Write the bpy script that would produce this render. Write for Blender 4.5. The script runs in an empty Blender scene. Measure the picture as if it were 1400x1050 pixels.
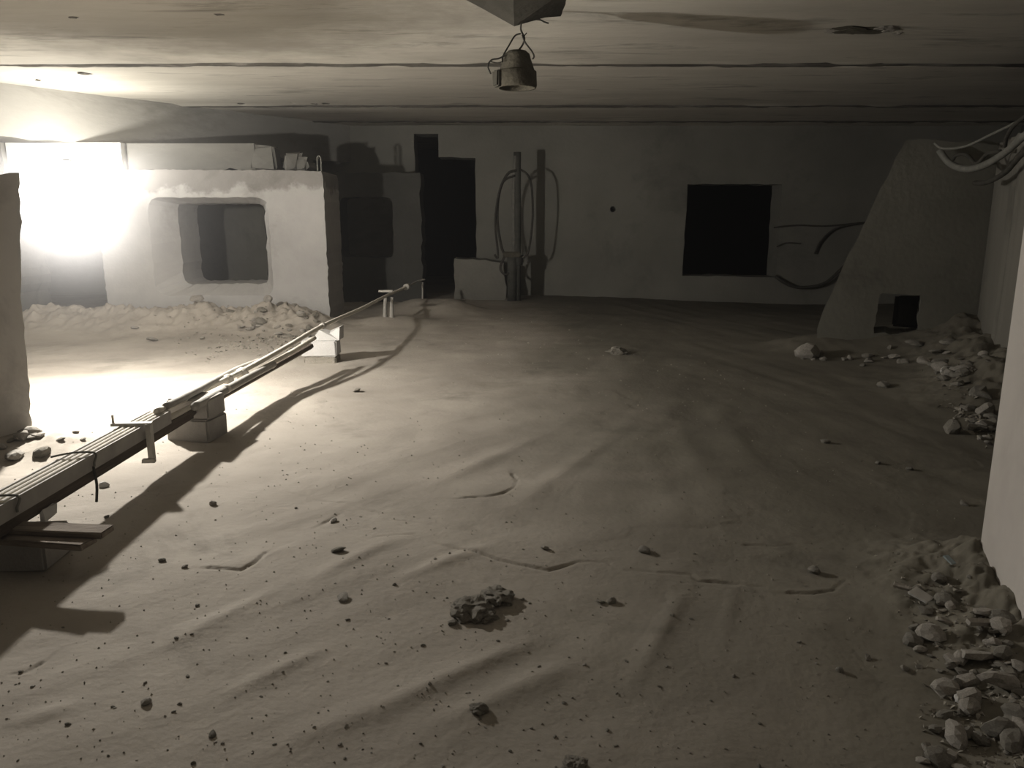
import bpy, bmesh, math, random
import numpy as np
from mathutils import Vector, Matrix
random.seed(7); rng = np.random.default_rng(7)
scene = bpy.context.scene
COL = scene.collection

# ------------------------------------------------------------------ camera
F = 1050.0; PITCH = math.atan(225/1050.0); CH = 0.75
cam_d = bpy.data.cameras.new('camera'); cam = bpy.data.objects.new('camera', cam_d); COL.objects.link(cam)
cam_d.sensor_width = 36; cam_d.sensor_fit = 'HORIZONTAL'; cam_d.lens = 36*F/1400; cam_d.clip_start = 0.02
cam.location = (0, 0, CH); cam.rotation_euler = (math.pi/2-PITCH, 0, 0)
scene.camera = cam
# ------------------------------------------------------------------ view, world (black, dusty air), lamps
scene.view_settings.view_transform = 'Standard'; scene.view_settings.look = 'None'
scene.view_settings.gamma = 1; scene.view_settings.use_curve_mapping = False
scene.view_settings.exposure = -0.2
HAZE = 0.0045; GLARE = 0.066; GLARE_R = 1.15   # thin dust everywhere, denser ball added to imitate lens glare round the lamp
w = bpy.data.worlds.new('world'); scene.world = w; w.use_nodes = True
nt = w.node_tree; nt.nodes.clear()
wo = nt.nodes.new('ShaderNodeOutputWorld'); bg = nt.nodes.new('ShaderNodeBackground'); bg.inputs[1].default_value = 0
bg.inputs[0].default_value = (0, 0, 0, 1)
vs = nt.nodes.new('ShaderNodeVolumeScatter'); vs.inputs['Color'].default_value = (.97, .96, .98, 1)
vs.inputs['Anisotropy'].default_value = 0.2
nt.links.new(bg.outputs[0], wo.inputs[0]); nt.links.new(vs.outputs[0], wo.inputs['Volume'])
LA = Vector((-1.73, 3.1, .86)); LB = Vector((-2.97, 5.42, 1.12))
LAMP_A = 158.0; LAMP_DOWN = 150.0; LAMP_B = 52.0; WARM = (1.0, .955, .88)
ge = nt.nodes.new('ShaderNodeNewGeometry'); di = nt.nodes.new('ShaderNodeVectorMath'); di.operation = 'DISTANCE'; di.inputs[1].default_value = LA
nt.links.new(ge.outputs['Position'], di.inputs[0])
mr = nt.nodes.new('ShaderNodeMapRange'); mr.inputs[1].default_value = 0; mr.inputs[2].default_value = GLARE_R; mr.inputs[3].default_value = 1; mr.inputs[4].default_value = 0
nt.links.new(di.outputs['Value'], mr.inputs[0])
po = nt.nodes.new('ShaderNodeMath'); po.operation = 'POWER'; po.inputs[1].default_value = 2.2; nt.links.new(mr.outputs[0], po.inputs[0])
ma = nt.nodes.new('ShaderNodeMath'); ma.operation = 'MULTIPLY_ADD'; ma.inputs[1].default_value = GLARE; ma.inputs[2].default_value = HAZE
nt.links.new(po.outputs[0], ma.inputs[0])
mr2 = nt.nodes.new('ShaderNodeMapRange'); mr2.inputs[1].default_value = 0; mr2.inputs[2].default_value = .46; mr2.inputs[3].default_value = 1; mr2.inputs[4].default_value = 0
nt.links.new(di.outputs['Value'], mr2.inputs[0])
po2 = nt.nodes.new('ShaderNodeMath'); po2.operation = 'POWER'; po2.inputs[1].default_value = 1.6; nt.links.new(mr2.outputs[0], po2.inputs[0])
ma2 = nt.nodes.new('ShaderNodeMath'); ma2.operation = 'MULTIPLY_ADD'; ma2.inputs[1].default_value = .34; nt.links.new(po2.outputs[0], ma2.inputs[0]); nt.links.new(ma.outputs[0], ma2.inputs[2])  # added dense core spreads the imitated glare
nt.links.new(ma2.outputs[0], vs.inputs['Density'])
try: w.cycles.volume_step_size = .16; scene.cycles.max_bounces = 8; scene.cycles.diffuse_bounces = 5; scene.cycles.volume_bounces = 0
except Exception: pass

def ray(px, py):
    u = (px-700)/F; v = (525-py)/F
    return Vector((u, math.cos(PITCH)+v*math.sin(PITCH), v*math.cos(PITCH)-math.sin(PITCH)))
def atY(px, py, Y):
    d = ray(px, py); return Vector((0, 0, CH))+d*(Y/d.y)
def atZ(px, py, Z=0.0):
    d = ray(px, py); return Vector((0, 0, CH))+d*((Z-CH)/d.z)

# ------------------------------------------------------------------ noise in numpy
def _hash(ix, iy, s):
    h = (ix.astype(np.int64)*374761393+iy.astype(np.int64)*668265263+s*1442695041) & 0xffffffff
    h = ((h ^ (h >> 13))*1274126177) & 0xffffffff
    return ((h ^ (h >> 16)) & 0xffff)/65535.0
def vnoise(x, y, s=0):
    ix = np.floor(x); iy = np.floor(y); fx = x-ix; fy = y-iy
    fx = fx*fx*fx*(fx*(fx*6-15)+10); fy = fy*fy*fy*(fy*(fy*6-15)+10)
    a = _hash(ix, iy, s); b = _hash(ix+1, iy, s); c = _hash(ix, iy+1, s); d = _hash(ix+1, iy+1, s)
    return (a+(b-a)*fx)*(1-fy)+(c+(d-c)*fx)*fy
def fbm(x, y, s=0, o=4):
    r = 0; a = .5
    for k in range(o):
        r = r+a*(vnoise(x, y, s+k*17)-.5); x = x*2.03+7.1; y = y*2.03+3.7; a *= .5
    return r

# ------------------------------------------------------------------ materials
def mat(name, c1, c2, scale=3.0, bump=.3, bump_scale=60, rough=.95, stretch=(1, 1, 1), dark=None, dark_amt=.35, dscale=2.0,
        metal=0.0, grit=0.0, band=0.0):
    m = bpy.data.materials.new(name); m.use_nodes = True
    n = m.node_tree.nodes; l = m.node_tree.links; p = n['Principled BSDF']
    p.inputs['Roughness'].default_value = rough; p.inputs['Metallic'].default_value = metal
    p.inputs['Specular IOR Level'].default_value = .2
    tc = n.new('ShaderNodeTexCoord'); mp = n.new('ShaderNodeMapping'); mp.inputs['Scale'].default_value = stretch
    l.new(tc.outputs['Object'], mp.inputs[0])
    nz = n.new('ShaderNodeTexNoise'); nz.inputs['Scale'].default_value = scale; nz.inputs['Detail'].default_value = 8
    nz.inputs['Roughness'].default_value = .62
    l.new(mp.outputs[0], nz.inputs[0])
    r = n.new('ShaderNodeValToRGB'); r.color_ramp.elements[0].position = .32; r.color_ramp.elements[1].position = .68
    r.color_ramp.elements[0].color = (*c1, 1); r.color_ramp.elements[1].color = (*c2, 1)
    l.new(nz.outputs[0], r.inputs[0]); out = r.outputs[0]
    if dark is not None:
        n2 = n.new('ShaderNodeTexNoise'); n2.inputs['Scale'].default_value = dscale; n2.inputs['Detail'].default_value = 10
        n2.inputs['Roughness'].default_value = .7; n2.inputs['Distortion'].default_value = .4
        l.new(mp.outputs[0], n2.inputs[0])
        r2 = n.new('ShaderNodeValToRGB'); r2.color_ramp.elements[0].position = .55; r2.color_ramp.elements[1].position = .68
        r2.color_ramp.elements[0].color = (0, 0, 0, 1); r2.color_ramp.elements[1].color = (dark_amt,)*3+(1,)
        l.new(n2.outputs[0], r2.inputs[0])
        mx = n.new('ShaderNodeMix'); mx.data_type = 'RGBA'; mx.inputs[7].default_value = (*dark, 1)
        l.new(r2.outputs[0], mx.inputs[0]); l.new(out, mx.inputs[6]); out = mx.outputs[2]
    l.new(out, p.inputs['Base Color'])
    b1 = n.new('ShaderNodeTexNoise'); b1.inputs['Scale'].default_value = bump_scale; b1.inputs['Detail'].default_value = 6
    l.new(mp.outputs[0], b1.inputs[0])
    bp = n.new('ShaderNodeBump'); bp.inputs['Strength'].default_value = bump; bp.inputs['Distance'].default_value = .01
    l.new(b1.outputs[0], bp.inputs['Height']); l.new(bp.outputs[0], p.inputs['Normal'])
    return m
M = {}
M['floor'] = mat('dusty_floor', (.27, .242, .208), (.37, .335, .29), 2.2, .16, 70, dark=(.17, .155, .13), dark_amt=.6, dscale=2.1)
def right_falloff(m):  # lamp falloff put into the floor colour, darker towards the right
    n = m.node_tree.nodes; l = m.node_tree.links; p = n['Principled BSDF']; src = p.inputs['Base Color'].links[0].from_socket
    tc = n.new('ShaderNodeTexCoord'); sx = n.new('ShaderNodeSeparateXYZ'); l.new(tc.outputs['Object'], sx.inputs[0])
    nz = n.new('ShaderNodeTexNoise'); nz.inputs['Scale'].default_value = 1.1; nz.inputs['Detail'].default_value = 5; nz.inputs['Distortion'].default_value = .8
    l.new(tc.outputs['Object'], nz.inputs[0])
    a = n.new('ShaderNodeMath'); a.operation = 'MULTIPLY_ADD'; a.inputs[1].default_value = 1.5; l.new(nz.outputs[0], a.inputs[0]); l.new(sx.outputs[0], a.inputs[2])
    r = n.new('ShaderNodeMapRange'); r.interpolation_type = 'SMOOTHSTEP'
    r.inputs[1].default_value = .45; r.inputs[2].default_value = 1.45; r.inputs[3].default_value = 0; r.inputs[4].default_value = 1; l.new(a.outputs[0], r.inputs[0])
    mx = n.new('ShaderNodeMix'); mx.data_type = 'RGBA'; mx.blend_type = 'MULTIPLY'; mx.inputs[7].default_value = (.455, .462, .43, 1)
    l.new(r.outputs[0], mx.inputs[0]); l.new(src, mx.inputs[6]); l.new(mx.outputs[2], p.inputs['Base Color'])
right_falloff(M['floor'])
def top_stain(m, z0, z1, amt):
    n = m.node_tree.nodes; l = m.node_tree.links; p = n['Principled BSDF']; src = p.inputs['Base Color'].links[0].from_socket
    tc = n.new('ShaderNodeTexCoord'); sx = n.new('ShaderNodeSeparateXYZ'); l.new(tc.outputs['Object'], sx.inputs[0])
    nz = n.new('ShaderNodeTexNoise'); nz.inputs['Scale'].default_value = 5; nz.inputs['Detail'].default_value = 7; nz.inputs['Roughness'].default_value = .65
    l.new(tc.outputs['Object'], nz.inputs[0])
    a = n.new('ShaderNodeMath'); a.operation = 'MULTIPLY_ADD'; a.inputs[1].default_value = .38; l.new(nz.outputs[0], a.inputs[0]); l.new(sx.outputs[2], a.inputs[2])
    r = n.new('ShaderNodeMapRange'); r.interpolation_type = 'SMOOTHSTEP'; r.inputs[1].default_value = z0; r.inputs[2].default_value = z1; l.new(a.outputs[0], r.inputs[0])
    mx = n.new('ShaderNodeMix'); mx.data_type = 'RGBA'; mx.blend_type = 'MULTIPLY'; mx.inputs[7].default_value = (amt, amt*.985, amt*.96, 1)
    l.new(r.outputs[0], mx.inputs[0]); l.new(src, mx.inputs[6]); l.new(mx.outputs[2], p.inputs['Base Color'])
M['ceiling'] = mat('stained_dimmed_ceiling', (.43, .405, .35), (.60, .57, .50), 1.6, .35, 30, stretch=(.35, 1.6, 1), dark=(.14, .128, .105), dark_amt=.7, dscale=3.2)
def lamp_dim_patch(m, cx, cy, r0, r1, amt):   # dims the ceiling over the lamp in its colour, with a ragged edge
    n = m.node_tree.nodes; l = m.node_tree.links; p = n['Principled BSDF']; src = p.inputs['Base Color'].links[0].from_socket
    tc = n.new('ShaderNodeTexCoord'); mp = n.new('ShaderNodeMapping'); mp.inputs['Location'].default_value = (-cx, -cy*1.0, 0); l.new(tc.outputs['Object'], mp.inputs[0])
    mp.inputs['Scale'].default_value = (1, 1, 0)
    ln = n.new('ShaderNodeVectorMath'); ln.operation = 'LENGTH'; l.new(mp.outputs[0], ln.inputs[0])
    nz = n.new('ShaderNodeTexNoise'); nz.inputs['Scale'].default_value = 2.4; nz.inputs['Detail'].default_value = 8; nz.inputs['Roughness'].default_value = .65; l.new(tc.outputs['Object'], nz.inputs[0])
    a = n.new('ShaderNodeMath'); a.operation = 'MULTIPLY_ADD'; a.inputs[1].default_value = 1.6; l.new(nz.outputs[0], a.inputs[0]); l.new(ln.outputs['Value'], a.inputs[2])
    r = n.new('ShaderNodeMapRange'); r.interpolation_type = 'SMOOTHSTEP'; r.inputs[1].default_value = r1; r.inputs[2].default_value = r0; l.new(a.outputs[0], r.inputs[0])
    mx = n.new('ShaderNodeMix'); mx.data_type = 'RGBA'; mx.blend_type = 'MULTIPLY'; mx.inputs[7].default_value = (amt, amt*.98, amt*.95, 1)
    l.new(r.outputs[0], mx.inputs[0]); l.new(src, mx.inputs[6]); l.new(mx.outputs[2], p.inputs['Base Color'])
lamp_dim_patch(M['ceiling'], -1.5, 3.2, 1.7, 2.75, .5)
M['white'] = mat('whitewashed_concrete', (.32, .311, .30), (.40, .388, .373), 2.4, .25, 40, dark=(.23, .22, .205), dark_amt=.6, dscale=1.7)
top_stain(M['white'], 1.13, 1.19, .62)   # damp mark along the top of the panel
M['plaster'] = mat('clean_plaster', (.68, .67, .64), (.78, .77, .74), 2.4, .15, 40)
M['beam'] = mat('grey_beam', (.235, .228, .207), (.31, .30, .275), 2.0, .25, 30, stretch=(.6, .6, 1.6), dark=(.13, .125, .11), dark_amt=.6, dscale=1.6)
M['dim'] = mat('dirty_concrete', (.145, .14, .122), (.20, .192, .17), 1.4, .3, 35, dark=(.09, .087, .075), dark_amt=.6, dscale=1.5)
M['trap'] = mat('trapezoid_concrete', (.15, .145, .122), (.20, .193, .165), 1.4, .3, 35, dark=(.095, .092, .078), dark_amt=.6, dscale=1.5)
M['dimmer'] = mat('dark_concrete', (.05, .049, .044), (.075, .073, .066), 1.6, .3, 35)  # very dark, even concrete tone
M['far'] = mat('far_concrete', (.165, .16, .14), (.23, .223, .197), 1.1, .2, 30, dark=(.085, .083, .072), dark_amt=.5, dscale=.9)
M['pier'] = mat('pier_plaster', (.37, .345, .32), (.45, .42, .39), 1.8, .18, 25, stretch=(1, 1, .4), dark=(.30, .275, .25), dark_amt=.5, dscale=2)
M['lowwall'] = mat('low_wall_concrete', (.15, .142, .122), (.20, .19, .165), 1.6, .25, 25, stretch=(1, 1, .4), dark=(.07, .067, .057), dark_amt=.6, dscale=2)
M['dark_void'] = mat('void_black', (.018, .018, .016), (.026, .026, .023), 1.6, .2, 25)  # near black colour puts the darkness behind the openings onto the wall
M['partition'] = mat('partition_plaster', (.74, .705, .66), (.83, .79, .745), 2.4, .2, 40, dark=(.38, .355, .33), dark_amt=.5, dscale=1.7)
M['stone'] = mat('rubble_stone', (.24, .222, .195), (.36, .335, .30), 9, .5, 70)
M['darkstone'] = mat('dark_rubble', (.15, .14, .12), (.235, .22, .192), 9, .5, 70)
M['clod'] = mat('mortar_clod', (.20, .185, .155), (.31, .285, .245), 30, .7, 110)
M['brick'] = mat('silicate_brick', (.30, .285, .265), (.39, .37, .345), 12, .3, 120)
M['whitebrick'] = mat('white_brick', (.44, .43, .415), (.51, .50, .485), 12, .25, 120, dark=(.42, .40, .38), dark_amt=.5, dscale=14)
M['tray'] = mat('galvanised_tray', (.30, .285, .265), (.40, .38, .35), 14, .1, 90, rough=.7)
M['batten'] = mat('old_batten', (.075, .06, .048), (.13, .105, .085), 14, .3, 60, stretch=(6, .6, 6))
M['plank'] = mat('old_plank', (.13, .105, .085), (.24, .205, .17), 12, .3, 60, stretch=(.6, 6, 6))
M['conduit'] = mat('dusty_conduit', (.50, .47, .41), (.62, .585, .52), 18, .1, 90, rough=.75)
M['greyconduit'] = mat('grey_conduit', (.26, .25, .225), (.36, .34, .31), 18, .1, 90, rough=.75)
M['strap'] = mat('strap', (.42, .40, .36), (.56, .53, .48), 30, .1, 90, rough=.6)
M['wire'] = mat('dark_wire', (.035, .033, .028), (.07, .065, .055), 30, .1, 90, rough=.8)
M['cable'] = mat('grey_cable', (.13, .13, .115), (.19, .185, .165), 30, .1, 90, rough=.8)
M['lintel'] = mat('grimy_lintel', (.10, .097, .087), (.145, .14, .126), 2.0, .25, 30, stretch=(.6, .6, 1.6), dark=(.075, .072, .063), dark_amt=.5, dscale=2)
M['rust'] = mat('rusty_iron', (.055, .048, .035), (.105, .095, .072), 18, .5, 60, rough=.85)
M['pipe'] = mat('dark_pipe', (.05, .05, .043), (.085, .083, .073), 10, .3, 60, rough=.8)
M['lump'] = mat('dark_lump', (.045, .042, .034), (.075, .07, .057), 8, .3, 50)
M['scrap'] = mat('pale_scrap', (.45, .44, .42), (.55, .54, .52), 12, .2, 60)
M['bluescrap'] = mat('bluish_scrap', (.25, .30, .32), (.34, .39, .41), 12, .2, 60)
M['shade'] = mat('enamel_shade', (.50, .49, .47), (.6, .59, .57), 12, .05, 60, rough=.6)
def glow_shell(name, strength, f):
    m = bpy.data.materials.new(name); m.use_nodes = True
    n = m.node_tree.nodes; l = m.node_tree.links; n.clear()
    o = n.new('ShaderNodeOutputMaterial'); a = n.new('ShaderNodeAddShader'); t = n.new('ShaderNodeBsdfTransparent'); e = n.new('ShaderNodeEmission')
    t.inputs[0].default_value = (f, f, f, 1)
    e.inputs[0].default_value = (*WARM, 1); e.inputs[1].default_value = strength
    l.new(t.outputs[0], a.inputs[0]); l.new(e.outputs[0], a.inputs[1]); l.new(a.outputs[0], o.inputs[0])
    return m
M['mortar'] = mat('dark_joint_mortar', (.06, .055, .046), (.115, .105, .09), 9, .6, 60, stretch=(.5, 2, 1), dark=(.34, .32, .285), dark_amt=.7, dscale=2.6)
M['lamp_glare'] = glow_shell('lamp_glare_glow', 1.0, .97)  # shell glow added to stand in for lens glare around the lamp
M['bulb'] = glow_shell('lit_bulb_glass', 6.0, .95)

# ------------------------------------------------------------------ mesh helpers
class MB:
    def __init__(s): s.v = []; s.f = []
    def add(s, v, f):
        o = len(s.v); s.v += [tuple(p) for p in v]; s.f += [tuple(i+o for i in q) for q in f]; return s
    def hex(s, p):  # eight corners, bottom loop then top loop
        return s.add(p, [(3, 2, 1, 0), (4, 5, 6, 7), (0, 1, 5, 4), (1, 2, 6, 5), (2, 3, 7, 6), (3, 0, 4, 7)])
    def box(s, c, d, rz=0, jit=0, bev=0):
        bm = bmesh.new(); bmesh.ops.create_cube(bm, size=1)
        for v in bm.verts: v.co = Vector((v.co.x*d[0], v.co.y*d[1], v.co.z*d[2]))
        if bev: bmesh.ops.bevel(bm, geom=bm.edges[:], offset=bev, segments=2, affect='EDGES')
        R = Matrix.Rotation(rz, 3, 'Z')
        for v in bm.verts:
            v.co = R @ v.co + Vector(c)+Vector((random.uniform(-jit, jit), random.uniform(-jit, jit), random.uniform(-jit, jit)))
        bm.verts.index_update()
        s.add([v.co for v in bm.verts], [[v.index for v in f.verts] for f in bm.faces]); bm.free(); return s
    def tube(s, pts, r, seg=8, smooth=6, cap=True):
        P = [Vector(p) for p in pts]
        if smooth and len(P) > 2:
            Q = []
            for i in range(len(P)-1):
                p0 = P[max(i-1, 0)]; p1 = P[i]; p2 = P[i+1]; p3 = P[min(i+2, len(P)-1)]
                for k in range(smooth):
                    t = k/smooth
                    Q.append(.5*((2*p1)+(p2-p0)*t+(2*p0-5*p1+4*p2-p3)*t*t+(3*p1-p0-3*p2+p3)*t**3))
            Q.append(P[-1]); P = Q
        rr = r if isinstance(r, (list, tuple)) else [r]*len(P)
        if len(rr) != len(P): rr = list(np.interp(np.linspace(0, 1, len(P)), np.linspace(0, 1, len(rr)), rr))
        V = []; n = None
        for i, p in enumerate(P):
            t = (P[min(i+1, len(P)-1)]-P[max(i-1, 0)]).normalized()
            if n is None:
                n = t.orthogonal().normalized()
            n = (n-t*n.dot(t)).normalized(); b = t.cross(n)
            for k in range(seg):
                a = 2*math.pi*k/seg; V.append(p+(n*math.cos(a)+b*math.sin(a))*rr[i])
        Fc = []
        for i in range(len(P)-1):
            for k in range(seg):
                k2 = (k+1) % seg; Fc.append((i*seg+k, i*seg+k2, (i+1)*seg+k2, (i+1)*seg+k))
        if cap:
            Fc.append(tuple(range(seg-1, -1, -1))); Fc.append(tuple(range((len(P)-1)*seg, len(P)*seg)))
        return s.add(V, Fc)
    def lathe(s, prof, c=(0, 0, 0), seg=28, wob=0):
        V = []; Fc = []
        for r, z in prof:
            for k in range(seg):
                a = 2*math.pi*k/seg; q = r*(1+wob*math.sin(3*a+z*30))
                V.append((c[0]+q*math.cos(a), c[1]+q*math.sin(a), c[2]+z))
        for i in range(len(prof)-1):
            for k in range(seg):
                k2 = (k+1) % seg; Fc.append((i*seg+k, i*seg+k2, (i+1)*seg+k2, (i+1)*seg+k))
        Fc.append(tuple(range(seg-1, -1, -1))); Fc.append(tuple(range((len(prof)-1)*seg, len(prof)*seg)))
        return s.add(V, Fc)
    def build(s, name, m, parent=None, smooth=False):
        me = bpy.data.meshes.new(name); me.from_pydata(s.v, [], s.f); me.update()
        bm = bmesh.new(); bm.from_mesh(me); bmesh.ops.recalc_face_normals(bm, faces=bm.faces[:]); bm.to_mesh(me); bm.free()
        me.materials.append(m)
        if smooth: me.polygons.foreach_set('use_smooth', [True]*len(me.polygons))
        o = bpy.data.objects.new(name, me); COL.objects.link(o)
        if parent: o.parent = parent; o.matrix_parent_inverse = parent.matrix_basis.inverted()
        return o
def tag(o, label=None, cat=None, group=None, kind=None):
    if label: o['label'] = label
    if cat: o['category'] = cat
    if group: o['group'] = group
    if kind: o['kind'] = kind
    return o
def empty(name, loc, label=None, cat=None, group=None, kind=None):
    o = bpy.data.objects.new(name, None); o.location = loc; o.empty_display_size = .05; COL.objects.link(o)
    return tag(o, label, cat, group, kind)

def outline(pts, step=.05, jit=.004, closed=True):   # ragged 2-D outline
    out = []
    n = len(pts)
    for i in range(n):
        a = Vector(pts[i]); b = Vector(pts[(i+1) % n]); L = (b-a).length; k = max(1, int(L/step))
        nrm = Vector((-(b-a).y, (b-a).x)).normalized() if L else Vector((0, 0))
        for q in range(k):
            p = a.lerp(b, q/k)
            if q: p = p+nrm*random.gauss(0, jit)
            out.append(p)
    return out
def rrect(x0, x1, z0, z1, r, jit=.003, step=.05):
    pts = []
    for cx, cz, a0 in ((x1-r, z0+r, -90), (x1-r, z1-r, 0), (x0+r, z1-r, 90), (x0+r, z0+r, 180)):
        for k in range(5):
            a = math.radians(a0+k*22.5); pts.append(Vector((cx+r*math.cos(a), cz+r*math.sin(a))))
    return outline(pts, step, jit)
def slab2d(outer, holes, to3d, d0=0.0, d1=1.0, rings=None):
    """panel between depth d0 (front) and d1 (back); holes = list of rings lists [(loop, depth), ...] from front to back"""
    b = MB()
    def fill(loops, d, flip):
        bm = bmesh.new(); es = []
        for lp in loops:
            vs_ = [bm.verts.new((p[0], p[1], 0)) for p in lp]
            for i in range(len(vs_)): es.append(bm.edges.new((vs_[i], vs_[(i+1) % len(vs_)])))
        bmesh.ops.triangle_fill(bm, use_beauty=True, use_dissolve=False, edges=es)
        bm.verts.index_update()
        b.add([to3d(v.co.x, v.co.y, d) for v in bm.verts], [[v.index for v in f.verts] for f in bm.faces]); bm.free()
    fill([outer]+[h[0][0] for h in holes], d0, 0)
    fill([outer]+[h[-1][0] for h in holes], d1, 1)
    def strip(la, da, lb, db):
        n = len(la); V = [to3d(p[0], p[1], da) for p in la]+[to3d(p[0], p[1], db) for p in lb]
        b.add(V, [(i, (i+1) % n, n+(i+1) % n, n+i) for i in range(n)])
    strip(outer, d0, outer, d1)
    for h in holes:
        for (la, da), (lb, db) in zip(h[:-1], h[1:]): strip(la, da, lb, db)
    return b
def weld(o):
    bm = bmesh.new(); bm.from_mesh(o.data); bmesh.ops.remove_doubles(bm, verts=bm.verts[:], dist=1e-5)
    bmesh.ops.recalc_face_normals(bm, faces=bm.faces[:]); bm.to_mesh(o.data); bm.free(); return o

XL, XR, YB, YF, H = -5.0, 5.0, -1.6, 7.9, 1.65

# ------------------------------------------------------------------ floor relief
def seg_dist(x, y, a, b):
    ax, ay = a; bx, by = b; dx, dy = bx-ax, by-ay; L2 = dx*dx+dy*dy
    t = np.clip(((x-ax)*dx+(y-ay)*dy)/L2, 0, 1); ex = x-(ax+t*dx); ey = y-(ay+t*dy)
    return np.sqrt(ex*ex+ey*ey), (dx*(y-ay)-dy*(x-ax))/math.sqrt(L2), t
CRACKS = [([(520, 733), (565, 731), (600, 745), (650, 755), (700, 770), (750, 778), (775, 772), (790, 767), (830, 768), (850, 778), (900, 783), (945, 785), (958, 793), (1000, 798), (1045, 803)], .007),
          ([(636, 679), (662, 678), (688, 672), (702, 664), (707, 655), (700, 646)], .008),
          ([(288, 776), (330, 779), (350, 768), (363, 755)], .007),
          ([(1078, 811), (1110, 813), (1138, 810), (1152, 799)], .007),
          ([(392, 675), (430, 683), (470, 688), (520, 700)], .004),
          ([(296, 666), (320, 668), (348, 674)], .005),
          ([(16, 920), (40, 917), (54, 906)], .005),
          ([(440, 715), (455, 708), (462, 702)], .006),
          ([(1020, 745), (1060, 748), (1090, 745)], .005),
          ([(480, 705), (560, 712), (600, 718)], .004)]
CR = []
for pts, dep in CRACKS:
    CR.append(([tuple(atZ(*p).xy) for p in pts], dep))
RIDGES = [((540, 962), (760, 868), .010, .03), ((600, 1000), (800, 905), .009, .035), ((865, 945), (945, 800), .006, .024), ((350, 1040), (640, 930), .007, .04),
          ((400, 810), (560, 730), .010, .035), ((530, 800), (680, 745), .009, .03), ((0, 1000), (120, 965), .008, .03), ((900, 560), (985, 700), .007, .07),
          ((930, 520), (1070, 690), .007, .07), ((870, 600), (930, 740), .006, .06), ((700, 700), (860, 590), .011, .05), ((560, 680), (760, 590), .012, .05),
          ((380, 560), (620, 545), .010, .06), ((990, 900), (1010, 790), .003, .02), ((830, 640), (960, 540), .006, .07), ((1040, 640), (1000, 560), .006, .07),
          ((300, 960), (460, 880), .007, .025), ((200, 900), (420, 790), .007, .03)]
RG = [(tuple(atZ(*a).xy), tuple(atZ(*b).xy), h, s) for a, b, h, s in RIDGES]
def bank(x, y, a, b, h, s):
    d, _, t = seg_dist(x, y, a, b); return h*np.exp(-(d/s)**2)
BLK_Y = 5.72
def floor_z(x, y):
    x = np.asarray(x, float); y = np.asarray(y, float)
    z = .018*fbm(x*1.3, y*1.3, 3, 3)
    # scuffed, dragged dust: streaks whose direction turns across the floor
    wx = x+.25*fbm(x*.9, y*.9, 11, 2); wy = y+.25*fbm(x*.9+9, y*.9, 12, 2)
    wt = 0; st = 0
    for ang, cx in ((28, -1.4), (42, -.2), (66, .45), (105, 1.3)):
        ca, sa = math.cos(math.radians(ang)), math.sin(math.radians(ang))
        g = np.exp(-((x-cx)/.55)**2)+1e-4
        al = wx*ca+wy*sa; ac = -wx*sa+wy*ca
        st = st+g*(.013*fbm(al*1.3, ac*7, 31+int(ang), 2)+.0022*fbm(al*4, ac*20, 77+int(ang), 2)); wt = wt+g
    z = z+st/wt
    z = z+.0026*fbm(x*9, y*9, 5, 3)+.0006*fbm(x*32, y*32, 8, 2)
    # crusty hummocks
    hm = np.clip(vnoise(x*4.2, y*4.2, 55)-.62, 0, 1); z = z+.012*hm
    pl = fbm(x*2.6+.3*fbm(x*7, y*7, 83, 2), y*2.6, 81, 4)             # thin crusts with broken edges
    z = z+(.0016*np.clip((pl-.05)*28, 0, 1)+.0010*np.clip((fbm(x*5.2, y*5.2, 86, 4)-.09)*30, 0, 1))*np.clip((vnoise(x*1.9, y*1.9, 88)-.35)*3, 0, 1)
    near = (y > .7) & (y < 4.6)
    for a, b, h, s in RG:
        d, sd, t = seg_dist(x, y, a, b); z = z+h*np.exp(-(d/s)**2)*np.sin(math.pi*np.clip(t, .03, .97))*(1+.8*np.tanh(sd/s*1.5))*.5
    for pts, dep in CR:
        best = np.full(x.shape, 9.0); sgn = np.zeros(x.shape)
        wob = .010*fbm(x*18, y*18, 91, 2)
        for a, b in zip(pts[:-1], pts[1:]):
            d, sd, t = seg_dist(x+wob, y+wob, a, b); k = d < best; best = np.where(k, d, best); sgn = np.where(k, sd, sgn)
        mk = np.clip((vnoise(x*14, y*14, 95)-.25)*2.5, .3, 1)
        z = z-dep*.75*mk*np.exp(-(best/.0036)**2)+.22*dep*mk*np.where(sgn > 0, 1, -.3)*np.exp(-(best/.05)**2)
    z = z+bank(x, y, (-3.3, 5.45), (-1.55, 5.42), .135, .27)*(1+.8*fbm(x*5, y*5, 21, 3)+.7*fbm(x*15, y*15, 27, 3)+.5*fbm(x*34, y*34, 30, 2))
    z = z+bank(x, y, (2.15, 3.15), (2.75, 4.5), .14, .30)*(1+.8*fbm(x*5, y*5, 22, 3)+.6*fbm(x*15, y*15, 28, 3))
    z = z+bank(x, y, (1.75, 4.5), (2.7, 4.5), .07, .2)*(1+.8*fbm(x*5, y*5, 23, 3))
    z = z+bank(x, y, (.98, 1.5), (.86, .7), .065, .15)*(1+1.2*fbm(x*9, y*9, 24, 3)+.8*fbm(x*28, y*28, 29, 3))
    z = z+bank(x, y, (-1.85, 2.36), (-1.55, 2.5), .05, .13)*(1+1.2*fbm(x*9, y*9, 25, 3))
    z = z+bank(x, y, (-.95, 5.6), (-.85, 5.65), .05, .2)+bank(x, y, (-.78, 6.45), (-.55, 6.45), .10, .25)
    z = z-.11*np.exp(-((x-3.2)/1.9)**2)*np.clip((y-5.5)/2, 0, 1)
    return z
def fz(x, y): return float(floor_z(np.array([x]), np.array([y]))[0])
def G(px, py):   # a point of the floor seen at a pixel
    p = atZ(px, py)
    for _ in range(4): p = atZ(px, py, fz(p.x, p.y))
    return p

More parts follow.
